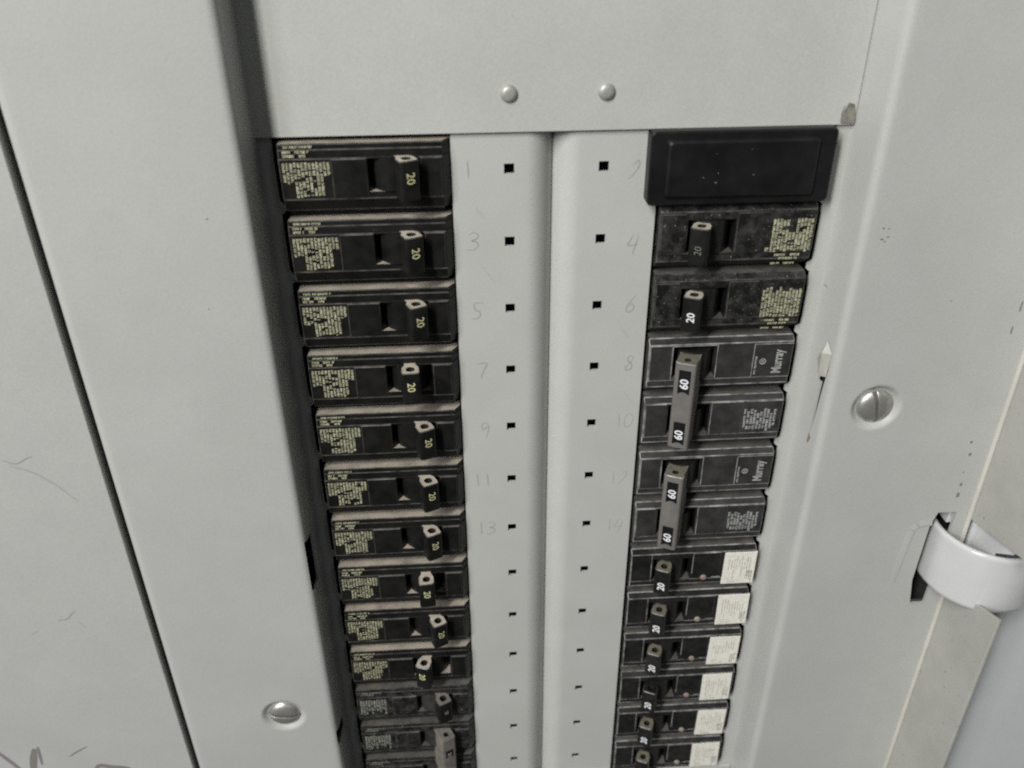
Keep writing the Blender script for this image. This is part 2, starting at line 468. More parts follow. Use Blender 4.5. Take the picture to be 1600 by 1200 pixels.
# side strips with small tabs between the breakers
for side in (-1, 1):
    pts = []
    for k in range(13):
        y = k * PITCH
        e = 92.3
        pts += [(e, y - 10.6), (e, y + 10.2), (e - 1.5, y + 11.6), (e - 1.6, y + 13.6), (e - .3, y + 14.8)]
    out = [(99.0, -16)] + [(93, -16)] + pts + [(93, 330), (99.0, 330)]
    bm = bmesh.new()
    me = sheet('s', out if side > 0 else [(-x, y) for x, y in out], [], 1.2, .15, 1)
    sheet_to_bm(bm, me, lambda x, y, z: (x, y, (-.6 if side > 0 else -4.) + z))
    fix(bm)
    place(obj('side_strip', bm, front, PAINT_IN), front)
for x in (-15.7, 15.2):
    o = obj('rivet', screw_mesh(2.75, 1.5, 0, 0), front, STEEL_D); o.location = P(x, -24.3, 1.5) - front.location
bm = bmesh.new()
ring = [(92.6, -12.9), (92.4, -16.2), (92.9, -18.6), (94.4, -19.3), (95.9, -19.0), (96.9, -17.2), (97.2, -14.6), (97.0, -12.9)]
addface(bm, [(x, y, 1.9 + .35 * math.sin(i * 2.1)) for i, (x, y) in enumerate(ring)])
for i in range(len(ring)):
    a, b = ring[i], ring[(i + 1) % len(ring)]
    addface(bm, [(*a, 1.3), (*b, 1.3), (*b, 1.9 + .35 * math.sin(((i + 1) % len(ring)) * 2.1)), (*a, 1.9 + .35 * math.sin(i * 2.1))])
fix(bm)
place(obj('corner_lug', bm, front, BARE), front)

# pencil numbers
DIG = {
    '0': [[(.5, 0), (.15, .2), (.1, .65), (.4, 1), (.8, .8), (.9, .3), (.5, 0)]],
    '1': [[(.35, 0), (.5, .5), (.6, 1)]],
    '2': [[(.3, .3), (.7, .05), (.85, .3), (.5, .75), (.1, 1)]],
    '3': [[(.05, .14), (.45, 0), (.85, .16), (.72, .38), (.35, .46), (.8, .56), (.92, .78), (.5, 1.), (.02, .94)]],
    '4': [[(.42, 0), (.22, .35), (.05, .62), (.5, .64), (.95, .6)], [(.88, .1), (.76, .6), (.62, 1.15)]],
    '5': [[(1., 0), (.25, 0), (.35, .4), (.75, .55), (.8, .8), (.5, .98), (.05, .95)]],
    '6': [[(.8, 0), (.3, .5), (.15, .85), (.5, 1.), (.85, .75), (.6, .5), (.3, .7)]],
    '7': [[(.0, .05), (.9, 0), (.7, .5), (.55, 1.05)]],
    '8': [[(.8, .1), (.4, .05), (.3, .3), (.75, .55), (.8, .85), (.4, .98), (.25, .75), (.65, .45), (.85, .1)]],
    '9': [[(.8, .15), (.45, 0), (.2, .25), (.45, .5), (.85, .25), (.85, .6), (.75, 1.1)]],
}
def stroke(bm, pts, w, d, mi=0):
    # smooth the polyline a little, lay a flat ribbon
    pp = []
    for i in range(len(pts) - 1):
        p0 = pts[max(0, i - 1)]; p1 = pts[i]; p2 = pts[i + 1]; p3 = pts[min(len(pts) - 1, i + 2)]
        for k in range(4):
            t_ = k / 4
            pp.append(tuple(.5 * ((2 * p1[c]) + (-p0[c] + p2[c]) * t_ + (2 * p0[c] - 5 * p1[c] + 4 * p2[c] - p3[c]) * t_ ** 2 + (-p0[c] + 3 * p1[c] - 3 * p2[c] + p3[c]) * t_ ** 3) for c in (0, 1)))
    pp.append(pts[-1])
    prev = None
    n = len(pp)
    for i, (x, y) in enumerate(pp):
        a = pp[max(0, i - 1)]; b = pp[min(n - 1, i + 1)]
        dx, dy = b[0] - a[0], b[1] - a[1]; l = math.hypot(dx, dy) or 1
        ww = w * (.45 + .55 * math.sin(math.pi * (i + .6) / (n + .2))) / 2
        v = (bm.verts.new(L(x - dy / l * ww, y + dx / l * ww, d)), bm.verts.new(L(x + dy / l * ww, y - dx / l * ww, d)))
        if prev:
            f = bm.faces.new((prev[0], prev[1], v[1], v[0])); f.material_index = mi
        prev = v
def pencil(s, x, y, w, h, m=PENCIL, sw=.55):
    bm = bmesh.new()
    adv = w * .95
    x0 = x - adv * len(s) / 2
    for i, ch in enumerate(s):
        for st in DIG[ch]:
            stroke(bm, [(x0 + i * adv + a * w + .12 * h * (.5 - b), y - h / 2 + b * h) for a, b in st], sw, .06)
    place(obj('pencil_number', bm, front, m), front)
for s, x, y in (('1', -29.3, 0), ('3', -28.3, 25), ('5', -27.8, 51.6), ('7', -26.8, 76.3), ('9', -26.2, 102.6), ('11', -27.4, 127), ('13', -26.6, 152.2)):
    pencil(s, x, y, 4.2, 6.4, PENCIL)
for s, x, y in (('2', 26., 1.2), ('4', 27.2, 27.2), ('6', 27.9, 50.6), ('8', 28.8, 75.2), ('10', 28.4, 101), ('12', 27.6, 128.6), ('14', 27.4, 153.6)):
    pencil(s, x, y, 3.9, 6.6, PENCIL_F if len(s) > 1 else PENCIL)
for k in range(5):          # rubbed smudges along the strips
    bm = bmesh.new()
    side = -1 if k % 3 else 1
    x = side * rng.uniform(22, 31); y = PITCH * rng.choice([0, 1, 2, 3, 4, 5, 7, 8, 9, 10]) + rng.uniform(7, 13); l = rng.uniform(4, 10)
    stroke(bm, [(x, y), (x + l * .45, y + l * .6), (x + l * .7, y + l)], rng.uniform(.5, 1.5), .05)
    place(obj('pencil_smudge', bm, front, SMUDGE), front)

# ---------------------------------------------------------------- breakers
LEN = 54.3
U0, U1 = -LEN / 2, LEN / 2
XC = 62.35
PROF_L = [(-12.3, -8.), (-12.3, -2.2), (-10.6, -2.0), (-10.6, 3.2), (-8.9, 3.2), (-8.9, 3.65), (-6.1, 3.65), (-6.1, 4.2), (7.5, 4.2), (11.6, 2.4), (11.8, -8.)]
PROF_R = [(-12.2, -8.), (-12.1, 1.8), (-10.4, 4.2), (5.0, 4.2), (5.0, 3.65), (7.9, 3.65), (11.3, -.6), (11.8, -8.)]

def body_mesh(name, side, well, mats, recess=None, pads=(), ridges=(), end_chamfer=True, dust=True):
    """side -1: long strips on top; +1: turned by half a turn. mats: body, edge, dust, inner, dusty well."""
    bm = bmesh.new()
    prof = PROF_L if side < 0 else PROF_R
    UE = U1 - (2.2 if side < 0 else .3)
    # chamfer convex corners
    pts = [(prof[0], 0)]
    c = .28
    out = [prof[0]]; kinds = []
    for i in range(1, len(prof) - 1):
        a, b, e = prof[i - 1], prof[i], prof[i + 1]
        v1 = (a[0] - b[0], a[1] - b[1]); v2 = (e[0] - b[0], e[1] - b[1])
        l1, l2 = math.hypot(*v1), math.hypot(*v2)
        cross = v1[0] * v2[1] - v1[1] * v2[0]
        if cross > 0 and min(l1, l2) > .4:          # convex seen from the front
            # the worn band with its painted highlight lies mostly on the flatter of the two faces
            f1 = abs(v1[0]) / l1 > abs(v2[0]) / l2 + .05; f2 = abs(v2[0]) / l2 > abs(v1[0]) / l1 + .05
            c1 = min(.46 if f1 else (.1 if f2 else c), l1 * .4); c2 = min(.46 if f2 else (.1 if f1 else c), l2 * .4)
            kinds.append(0); out.append((b[0] + v1[0] / l1 * c1, b[1] + v1[1] / l1 * c1))
            kinds.append(1); out.append((b[0] + v2[0] / l2 * c2, b[1] + v2[1] / l2 * c2))
        else:
            kinds.append(0); out.append(b)
    kinds.append(0); out.append(prof[-1])
    MAIN = None
    for i in range(len(out) - 1):
        (va, da), (vb, db) = out[i], out[i + 1]
        mi = 0
        if abs(da - 4.2) < 1e-6 and abs(db - 4.2) < 1e-6: MAIN = (va, vb)
        else:
            up_facing = abs(vb - va) < .15 and db > da and va < -9 and db > 1.
            mi = 1 if kinds[i] else (2 if (up_facing and dust) else 0)
            addface(bm, [(U0 + .3, va, da), (UE, va, da), (UE, vb, db), (U0 + .3, vb, db)], mi)
        for s, ux, uy, dr in ((-1, U0, U0 + .3, .3), (1, U1, UE, 3.4 if side < 0 else .3)):
            addface(bm, [(uy, va, da), (ux, va, da - dr), (ux, vb, db - dr), (uy, vb, db)], 1 if min(da, db) > 2 and dr < 1 else (2 if dust and dr > 1 and mi == 2 else 0))
            addface(bm, [(ux, va, da - dr), (ux, va, -12), (ux, vb, -12), (ux, vb, db - dr)], 0)
    # main face with the handle well
    va, vb = MAIN
    w0, w1, y0, y1, fl = well
    addface(bm, [(U0 + .3, va, 4.2), (w0, va, 4.2), (w0, vb, 4.2), (U0 + .3, vb, 4.2)])
    addface(bm, [(w1, va, 4.2), (UE, va, 4.2), (UE, vb, 4.2), (w1, vb, 4.2)])
    addface(bm, [(w0, va, 4.2), (w1, va, 4.2), (w1, y0, 4.2), (w0, y0, 4.2)])
    addface(bm, [(w0, y1, 4.2), (w1, y1, 4.2), (w1, vb, 4.2), (w0, vb, 4.2)])
    addface(bm, [(w0, y0, 4.2), (w1, y0, 4.2), (w1, y0, fl), (w0, y0, fl)], 3)
    addface(bm, [(w0, y1, 4.2), (w1, y1, 4.2), (w1, y1, fl), (w0, y1, fl)], 4 if dust else 3)
    addface(bm, [(w0, y0, 4.2), (w0, y1, 4.2), (w0, y1, fl), (w0, y0, fl)], 3)
    addface(bm, [(w1, y0, 4.2), (w1, y1, 4.2), (w1, y1, fl), (w1, y0, fl)], 3)
    addface(bm, [(w0, y0, fl), (w1, y0, fl), (w1, y1, fl), (w0, y1, fl)], 3)
    for (a, b, y_, z_, h) in pads:
        box(bm, a, b, y_, z_, 4.1, 4.2 + h, 0, .22, 1)
    for (a, b, y_, z_) in ridges:
        box(bm, a, b, y_, z_, 4.1, 4.42, 1, .1, 1)
    me = bpy.data.meshes.new(name)
    bm.to_mesh(me); bm.free()
    for m in mats: me.materials.append(m)
    # outward normals for open parts do not matter to the materials used
    return me

def print_block(lines, m_seed, d=4.27, glyph=.62, gaps=()):
    """lines: list of (x, v0, v1, height, dirn): small print running along v (dirn 'v') or x (dirn 'x')"""
    r = random.Random(m_seed)
    bm = bmesh.new()
    for (x, a, b, h, dr) in lines:
        q = a
        while q < b - glyph * .5:
            wl = r.randint(3, 9)
            for _ in range(wl):
                if q > b - glyph * .5: break
                gw = glyph * r.uniform(.7, .95)
                hh = h * r.uniform(.88, 1.08)
                o0 = h * r.uniform(0, .12)
                kind = r.random()
                segs = [(q, q + gw, o0, hh)]
                if kind < .35: segs = [(q, q + gw * .42, o0, hh), (q + gw * .42, q + gw, o0, o0 + hh * .4)]
                elif kind < .6: segs = [(q, q + gw, o0, o0 + hh * .36), (q, q + gw, o0 + hh * .6, hh)]
                mid = (x + h / 2, q) if dr == 'v' else (q, x + h / 2)
                if any(((mid[0] - gx) / ga) ** 2 + ((mid[1] - gy) / gb) ** 2 < r.uniform(.6, 1.2) for gx, gy, ga, gb in gaps):
                    q += glyph; continue
                for (s0, s1, t0, t1) in segs:
                    if dr == 'v': addface(bm, [(x + t0, s0, d), (x + t1, s0, d), (x + t1, s1, d), (x + t0, s1, d)])
                    else: addface(bm, [(s0, x + t0, d), (s1, x + t0, d), (s1, x + t1, d), (s0, x + t1, d)])
                q += glyph
            q += glyph * r.uniform(.4, 1.1)
    me = bpy.data.meshes.new('printed_label'); bm.to_mesh(me); bm.free()
    return me

# rotor and lever
RC_D = -2.0
def rotor_mesh(v0, v1, mi=0):
    bm = bmesh.new()
    pr = [(7.2 * math.cos(math.radians(a)), RC_D + 7.2 * math.sin(math.radians(a))) for a in range(5, 176, 10)]
    rows = [[bm.verts.new(L(x, v, d)) for x, d in pr] for v in (v0, v1)]
    for i in range(len(pr) - 1):
        f = bm.faces.new((rows[0][i], rows[0][i + 1], rows[1][i + 1], rows[1][i])); f.smooth = True
    for v in (v0, v1): bm.faces.new([bm.verts.new(L(x, v, d)) for x, d in pr])
    bmesh.ops.recalc_face_normals(bm, faces=bm.faces)
    me = bpy.data.meshes.new('rotor'); bm.to_mesh(me); bm.free()
    return me

def tilt_fn(ang):
    ca, sa = math.cos(ang), math.sin(ang)
    return lambda a, v, h: (a * ca + h * sa, v, RC_D + h * ca - a * sa)

def lever_mesh(ang, v0, v1, h1, wt=3.35, wb=2.4, mats=(), hole_r=1.75):
    """lever leaning by ang; mats: body, cap, bore, edge"""
    T = tilt_fn(ang)
    bm = bmesh.new()
    h0 = 4.5
    hd = h1 - 5.4                # the head swells above a slimmer neck
    ol = [(-wb, h0), (-wb * .92, h0 + 2.2), (-wt * .98, hd + .9), (-wt, h1 - .9), (-wt + .3, h1 - .25), (-wt + .9, h1), (0, h1 + .12), (wt - .9, h1), (wt - .3, h1 - .25), (wt, h1 - .9), (wt * .98, hd + .9), (wb * .92, h0 + 2.2), (wb, h0), (wb * .5, h0 - .2), (0, h0 - .2), (-wb * .5, h0 - .2)]
    n = len(ol)
    c = .3
    cx, ch = 0, (h0 + h1) / 2
    def ins(p_, k): return (p_[0] * (1 - k / wt), ch + (p_[1] - ch) * (1 - k / (h1 - ch)))
    def loop(v, k): return [bm.verts.new(L(*T(*((ins(q, k)[0]), v, ins(q, k)[1])))) for q in ol]
    A_ = loop(v0, c); B_ = loop(v0 + c, 0); C_ = loop(v1 - c, 0); D_ = loop(v1, c)
    def ringf(p_, q_, mi):
        for i in range(n):
            f = bm.faces.new((p_[i], p_[(i + 1) % n], q_[(i + 1) % n], q_[i])); f.material_index = mi
    ringf(A_, B_, 3); ringf(B_, C_, 0); ringf(C_, D_, 0)
    bm.faces.new(D_)
    # cap with a bored hole
    hc = h1 - 3.1
    hl = []
    for q in ol:
        a_ = math.atan2(q[1] - hc, q[0])
        hl.append((hole_r * math.cos(a_), hc + hole_r * math.sin(a_)))
    H0 = [bm.verts.new(L(*T(q[0], v0, q[1]))) for q in hl]
    H1 = [bm.verts.new(L(*T(q[0], v0 + 3.5, q[1]))) for q in hl]
    ringf(A_, H0, 1); ringf(H0, H1, 2)
    f = bm.faces.new(H1); f.material_index = 2
    bmesh.ops.recalc_face_normals(bm, faces=bm.faces)
    me = bpy.data.meshes.new('handle'); bm.to_mesh(me); bm.free()
    for m in mats: me.materials.append(m)
    return me

def rating_mesh(body, size, ang, h, vc, read, bold=.0, a0=0., sx=1.):
    T = tilt_fn(ang)
    bm = bmesh.new()
    s = 1 if read == 'down' else -1
    text_bm(bm, body, size, lambda gx, gy: T(a0 + s * gy, vc + s * gx, h + .2), bold, sx=sx)
    me = bpy.data.meshes.new('rating_number'); bm.to_mesh(me); bm.free()
    return me

# ---- kinds of body
W_L = (U0 + 28.0, U0 + 44.6, -6.1 + .6 - .7, 5.2, -4.)        # x -61.5 .. -44.9
W_L = (.85, 17.45, -6.05, 5.2, -4.)
PIV_L = 9.15
body_left = body_mesh('body', -1, W_L, [BLACK, EDGE_D, DUST, BLACK_SMOOTH, DUST],
                      pads=[(-10.6, .55, -5.7, 7.1, .3), (18.0, 24.6, -5.7, 7.1, .35)])
body_left_dark = body_mesh('body', -1, W_L, [BLACK_DUSTY, EDGE_D, DUST_G, BLACK_SMOOTH, DUST_G],
                           pads=[(-10.6, .55, -5.7, 7.1, .3), (18.0, 24.6, -5.7, 7.1, .35)])
W_R = (-17.45, -.85, -7.4, 4.7, -4.)
PIV_R = -9.15
body_right_old = body_mesh('body', 1, W_R, [BLACK_DUSTY, EDGE_D, DUST_G, BLACK_SMOOTH, DUST_G],
                           pads=[(-26.6, -18.1, -9.6, 4.7, .3), (-.4, 10.4, -9.6, 4.7, .25)])
W_60 = (-17.9, -1.7, -9.4, 4.0, -1.5)
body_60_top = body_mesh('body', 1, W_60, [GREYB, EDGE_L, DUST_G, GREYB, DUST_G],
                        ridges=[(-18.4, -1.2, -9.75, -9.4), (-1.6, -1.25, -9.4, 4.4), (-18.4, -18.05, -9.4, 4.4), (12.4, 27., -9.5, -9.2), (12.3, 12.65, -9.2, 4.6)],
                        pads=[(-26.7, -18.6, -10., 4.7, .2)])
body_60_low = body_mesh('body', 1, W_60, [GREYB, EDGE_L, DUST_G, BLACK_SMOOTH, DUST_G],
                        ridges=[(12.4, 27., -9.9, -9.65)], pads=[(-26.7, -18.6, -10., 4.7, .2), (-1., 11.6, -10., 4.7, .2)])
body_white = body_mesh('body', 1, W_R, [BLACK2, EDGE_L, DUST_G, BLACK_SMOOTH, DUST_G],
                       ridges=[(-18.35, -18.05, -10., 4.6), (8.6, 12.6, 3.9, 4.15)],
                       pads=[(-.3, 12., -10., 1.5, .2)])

# ---- prints
def left_lines(seed):
    r = random.Random(seed)
    ls = []
    x = U0 + 1.0
    k = 0
    while x < U0 + 15.2:
        a, b = -4.9, 6.6
        if x < U0 + 4.2: b = r.uniform(2.0, 3.4)
        if x > U0 + 13.2: b = -.3
        ls.append((x, a + r.uniform(0, .3), b + r.uniform(-.9, .1), .84, 'v'))
        x += 1.18; k += 1
    ls.append((-8.6, U0 + 1.6, U0 + 4.3, .9, 'x')); ls.append((-8.6, U0 + 5.6, U0 + 10., .9, 'x'))
    ls.append((-7.4, U0 + 1.6, U0 + 5.0, .9, 'x')); ls.append((-7.4, U0 + 6.8, U0 + 9., .9, 'x'))
    ls.append((-10.2, U0 + 2., U0 + 11.2, .75, 'x'))
    return ls
def left_gaps(seed):
    r = random.Random(seed)
    return [(U0 + 6.6, .6, 2.2, .5), (U0 + 8.4, -.4, 1.3, .45), (U0 + 5.6, -3.2, 1.5, .35), (U0 + 7.6, 3.4, 1.4, .5)] + [(U0 + r.uniform(2, 14), r.uniform(-4, 6), r.uniform(.5, 1.8), r.uniform(.4, 1.2)) for _ in range(r.randint(1, 4))]
pl_lefts = [print_block(left_lines(3), 11, glyph=.52, gaps=left_gaps(q)) for q in range(10)]
for q in pl_lefts: q.materials.append(PRINT_Y)
def faded_lines(seed):
    r = random.Random(seed)
    return [(U0 + 1.4 + 1.25 * k, -4.6 + r.uniform(0, .6), 4.6 + r.uniform(-2.5, 1.4), .95, 'v') for k in range(10)] + [(-8.4, U0 + 2, U0 + 9, .7, 'x'), (-9.6, U0 + 3, U0 + 12, .6, 'x')]
pl_faded = print_block(faded_lines(5), 13, glyph=.7)
def right_lines(seed, ragged):
    r = random.Random(seed)
    ls = []
    x = U1 - 15.0
    while x < U1 - 1.6:
        t_ = -7.0 + (r.uniform(0, 2.6) if ragged else (r.uniform(0, .6) if not (U1 - 9.6 < x < U1 - 7.6) else 5.0))
        ls.append((x, t_, 4.8 + r.uniform(-.4, .3), .95, 'v'))
        x += 1.2
    ls += [(5.7, U1 - 13, U1 - 9, .9, 'x'), (5.7, U1 - 7.4, U1 - 3.4, .9, 'x'), (7.0, U1 - 11.5, U1 - 5, .85, 'x'), (8.9, U1 - 14, U1 - 11, .7, 'x'), (8.9, U1 - 9.4, U1 - 5.4, .7, 'x')]
    if not ragged: ls += [(3.2, U1 - 17.6, U1 - 15.4, 1.5, 'x')]
    return ls
pl_r1 = print_block(right_lines(8, False), 21, glyph=.54, gaps=[(U1 - 8, 1., 1.6, .7), (U1 - 4.6, -3.6, 1.2, .6), (U1 - 12, -1.4, 1.4, .5), (U1 - 10.4, -4, .8, 1.4)])
pl_r2 = print_block(right_lines(9, True), 22, glyph=.54)
def low60(seed):
    r = random.Random(seed)
    return [(U1 - 15 + 1.3 * k, -6.6 + r.uniform(0, 3) * (1 if k % 3 else .3), 3.7 - (1.6 if k > 8 else 0) + r.uniform(-.6, .2), 1., 'v') for k in range(10)]
pl_60 = print_block(low60(4), 31, glyph=.8)

def part_copy(me, name, parent, mats=None):
    o = bpy.data.objects.new(name, me); COL.objects.link(o); o.parent = parent
    return o

def setm(me, *ms):
    me.materials.clear()
    for m in ms: me.materials.append(m)
    return me

ANG = {'on': math.radians(25), 'trip': math.radians(4), 'off': math.radians(-18)}
setm(pl_faded, PRINT_F); setm(pl_r1, PRINT_Y); setm(pl_r2, PRINT_Y); setm(pl_60, PRINT_G)
rot_left = setm(rotor_mesh(-5.9, 5.0), BLACK)
rot_left_d = setm(rotor_mesh(-5.9, 5.0), GREYB)
rot_right = setm(rotor_mesh(-7.1, 4.8), BLACK2)
lev_left = {k: lever_mesh(a, -6.3, 6.8, 13.4, mats=(BLACK, DUST_H, HOLE, EDGE_D)) for k, a in ANG.items()}
num_left = {k: setm(rating_mesh('20', 3.9, a, 13.4, -.6, 'down', .03), PRINT_N) for k, a in ANG.items()}
lev_left_d = lever_mesh(ANG['on'], -6.3, 7.0, 13.0, mats=(BLACK, TIED, HOLE, EDGE_D))
num_left_d = setm(rating_mesh('20', 2.4, ANG['on'], 13.0, .2, 'down', .05), PRINT_F)

GL = 'breakers with yellow print along the odd numbers'
left_rows = [
    ('on', 'black breaker marked 20 beside the pencilled 1, directly under the upper plate'),
    ('on', 'black breaker marked 20 beside the pencilled 3, second below the upper plate'),
    ('on', 'black breaker marked 20 beside the pencilled 5, next above the mid-way handle'),
    ('trip', 'black breaker marked 20 beside the pencilled 7, handle standing mid-way'),
    ('on', 'black breaker marked 20 beside the pencilled 9, handle pushed fully towards it'),
    ('on', 'black breaker marked 20 beside the pencilled 11, between the 9 and 13'),
    ('on', 'black breaker marked 20 beside the pencilled 13, handle on towards the centre strip'),
    ('trip', 'black yellow-printed breaker next below the pencilled 13, handle standing mid-way'),
    ('on', 'black yellow-printed breaker just above the one whose handle is thrown off'),
    ('off', 'black yellow-printed breaker with its handle thrown off towards the label'),
]
for k, (st, lab) in enumerate(left_rows):
    t = thing('circuit_breaker', lab, 'breaker', (-XC, k * PITCH, 0), GL)
    b = part_copy(body_left, 'body', t)
    part_copy(pl_lefts[k], 'printed_label', b)
    h = part_copy(lev_left[st], 'handle', t); h.location = L(PIV_L, 0, 0)
    part_copy(rot_left, 'rotor', h)
    part_copy(num_left[st], 'rating_number', h)
t = thing('circuit_breaker', 'charcoal breaker with faded print below the one whose handle is off', 'breaker', (-XC, 10 * PITCH, 0), GL)
b = part_copy(body_left_dark, 'body', t); part_copy(pl_faded, 'printed_label', b)
h = part_copy(lev_left_d, 'handle', t); h.location = L(PIV_L, 0, 0)
part_copy(rot_left_d, 'rotor', h); part_copy(num_left_d, 'rating_number', h)

def tie_bar(ang, v0, v1, h1, mats, windows, text, tsize, read, tmat, wt=3.9):
    """one bar over two handles, with dark windows carrying the rating; returns handle bar mesh and a window mesh and a number mesh"""
    me = lever_mesh(ang, v0, v1, h1, wt, wt + .3, mats, 1.35)
    T = tilt_fn(ang)
    bw = bmesh.new()
    for (a0, a1, w0, w1) in windows:
        n = 6
        loop = [(a0, w0), (a1, w0), (a1, w1)] + [(a1 + (a0 - a1) * i / n, w1 - 1.0 * math.sin(math.pi * i / n)) for i in range(1, n)] + [(a0, w1)]
        f = bw.faces.new([bw.verts.new(L(*T(a, v, h1 + .16))) for a, v in loop])
    wm = bpy.data.meshes.new('dark_window'); bw.to_mesh(wm); bw.free(); wm.materials.append(BLACK_SMOOTH)
    nm = None
    if text:
        s = 1 if read == 'down' else -1
        bt = bmesh.new()
        for (a0, a1, w0, w1) in windows:
            ac = (a0 + a1) / 2; vc = w0 + (w1 - w0) * .56
            text_bm(bt, text, tsize, lambda gx, gy: T(ac + s * gy, vc + s * gx, h1 + .24), .09)
        nm = bpy.data.meshes.new('rating_number'); bt.to_mesh(nm); bt.free(); nm.materials.append(tmat)
    return me, wm, nm

# two-pole breaker at the foot of the odd row
t = thing('double_circuit_breaker', 'two-pole charcoal breaker with dusty tie bar joining both handles', 'breaker', (-XC, 11 * PITCH, 0))
b1 = part_copy(body_left_dark, 'body', t); part_copy(pl_faded, 'printed_label', b1)
b2 = part_copy(body_left_dark, 'body', t); b2.location = L(0, PITCH, 0); part_copy(pl_faded, 'printed_label', b2)
tb, tw, tn = tie_bar(ANG['on'], -6.3, PITCH + 6.5, 13.4, (TIED, TIED, HOLE, TIED), [(-1.9, 1.9, 1.5, 7.0)], '20', 2.4, 'down', PRINT_F, 3.7)
h = part_copy(tb, 'tie_bar', t); h.location = L(PIV_L, 0, 0); part_copy(tw, 'dark_window', h); part_copy(tn, 'rating_number', h)
for q in (0, PITCH):
    r_ = part_copy(rot_left_d, 'rotor', t); r_.location = L(PIV_L, q, 0)

# blank filler plate
t = thing('blank_filler_plate', 'black plastic blank filler with raised rectangle beside the pencilled 2', 'filler plate', (XC - 1.9, 0, 4))
bm = bmesh.new()
ox0, ox1, oy0, oy1 = -30.7, 30.7, -12.4, 12.2
def rr(x0, x1, y0, y1, r, n=4):
    o_ = []
    for cx, cy, a0 in ((x1 - r, y1 - r, 0), (x0 + r, y1 - r, 90), (x0 + r, y0 + r, 180), (x1 - r, y0 + r, 270)):
        for i in range(n + 1):
            a = math.radians(a0 + 90 * i / n); o_.append((cx + r * math.cos(a), cy + r * math.sin(a)))
    return o_
lev = [(rr(ox0, ox1, oy0, oy1, 1.6), -10), (rr(ox0, ox1, oy0, oy1, 1.6), 1.2), (rr(ox0 + .5, ox1 - .5, oy0 + .5, oy1 - .5, 1.3), 1.8), (rr(-25.6, 25.0, -10.0, 9.6, 1.3), 1.8), (rr(-25.1, 24.5, -9.5, 9.1, 1.1), 2.9), (rr(-24.4, 23.8, -8.8, 8.4, .9), 3.4)]
rings = [[bm.verts.new(L(x, y, d)) for x, y in lp] for lp, d in lev]
for a, b in zip(rings, rings[1:]):
    for i in range(len(a)):
        f = bm.faces.new((a[i], a[(i + 1) % len(a)], b[(i + 1) % len(a)], b[i]))
        f.material_index = 1 if a is rings[4] or a is rings[1] else 0
bm.faces.new(rings[-1])
bmesh.ops.recalc_face_normals(bm, faces=bm.faces)
obj('plate', bm, t, [BLACK_SMOOTH, EDGE_D])
bm = bmesh.new()
for _ in range(7):
    x, y, s = rng.uniform(-22, 22), rng.uniform(-7.5, 7), rng.uniform(.1, .24)
    addface(bm, [(x - s, y, 3.45), (x, y - s * .8, 3.45), (x + s * 1.2, y, 3.45), (x, y + s, 3.45)])
obj('paint_fleck', bm, t, PRINT_G)

# two old breakers
lev_r = lever_mesh(-ANG['on'], -6.4, 6.9, 13.4, mats=(BLACK, DUST_H, HOLE, EDGE_D))
num_r = setm(rating_mesh('20', 3.9, -ANG['on'], 13.4, 1.2, 'up', .05), PRINT_W)
num_rs = setm(rating_mesh('20', 3.4, -ANG['on'], 13.4, 1.4, 'up', -.08), PRINT_F)
for k, lab, pl, nm in ((1, 'scuffed black breaker beside the pencilled 4, its rating nearly rubbed off', pl_r1, num_rs), (2, 'black breaker with clear white 20 beside the pencilled 6', pl_r2, num_r)):
    t = thing('circuit_breaker', lab, 'breaker', (XC, k * PITCH, 0), 'breakers along the even numbers')
    b = part_copy(body_right_old, 'body', t); part_copy(pl, 'printed_label', b)
    h = part_copy(lev_r, 'handle', t); h.location = L(PIV_R, 0, 0)
    part_copy(rot_right, 'rotor', h); part_copy(nm, 'rating_number', h)

# two two-pole breakers marked 60
bm = bmesh.new()
text_bm(bm, 'Murray', 5.2, lambda gx, gy: (22.3 - gy, -1.9 - gx, 4.28), .12, sx=.66)
circle = [(16.2 + 1.25 * math.cos(a * math.pi / 10), -2. + 1.25 * math.sin(a * math.pi / 10), 4.28) for a in range(20)]
inner = [(16.2 + .95 * math.cos(a * math.pi / 10), -2. + .95 * math.sin(a * math.pi / 10), 4.28) for a in range(20)]
for i in range(20):
    addface(bm, [circle[i], circle[(i + 1) % 20], inner[(i + 1) % 20], inner[i]])
text_bm(bm, 'UL', 1.5, lambda gx, gy: (16.2 - gy, -2. - gx, 4.28), .04)
brand = bpy.data.meshes.new('printed_logo'); bm.to_mesh(brand); bm.free(); setm(brand, PRINT_G)
brand_small = setm(print_block([(13.2, -4.2, 3.6, .8, 'v')], 77, glyph=.6), PRINT_G)
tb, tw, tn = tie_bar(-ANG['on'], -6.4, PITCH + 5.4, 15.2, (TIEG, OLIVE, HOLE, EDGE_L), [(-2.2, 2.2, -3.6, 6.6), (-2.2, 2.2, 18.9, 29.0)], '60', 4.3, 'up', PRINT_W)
for k, lab in ((3, 'two-pole charcoal breaker marked 60 beside the pencilled 8, grey tie bar'), (5, 'two-pole charcoal breaker marked 60 directly above the stickered breakers, grey tie bar')):
    t = thing('double_circuit_breaker', lab, 'breaker', (XC, k * PITCH, 0), 'two-pole breakers marked 60')
    b1 = part_copy(body_60_top, 'body', t)
    part_copy(brand, 'printed_logo', b1); part_copy(brand_small, 'printed_label', b1)
    b2 = part_copy(body_60_low, 'body', t); b2.location = L(0, PITCH, 0); part_copy(pl_60, 'printed_label', b2)
    h = part_copy(tb, 'tie_bar', t); h.location = L(PIV_R + .6, 0, 0); part_copy(tw, 'dark_window', h); part_copy(tn, 'rating_number', h)
    for q in (0, PITCH):
        r_ = part_copy(rot_right, 'rotor', t); r_.location = L(PIV_R, q, 0)

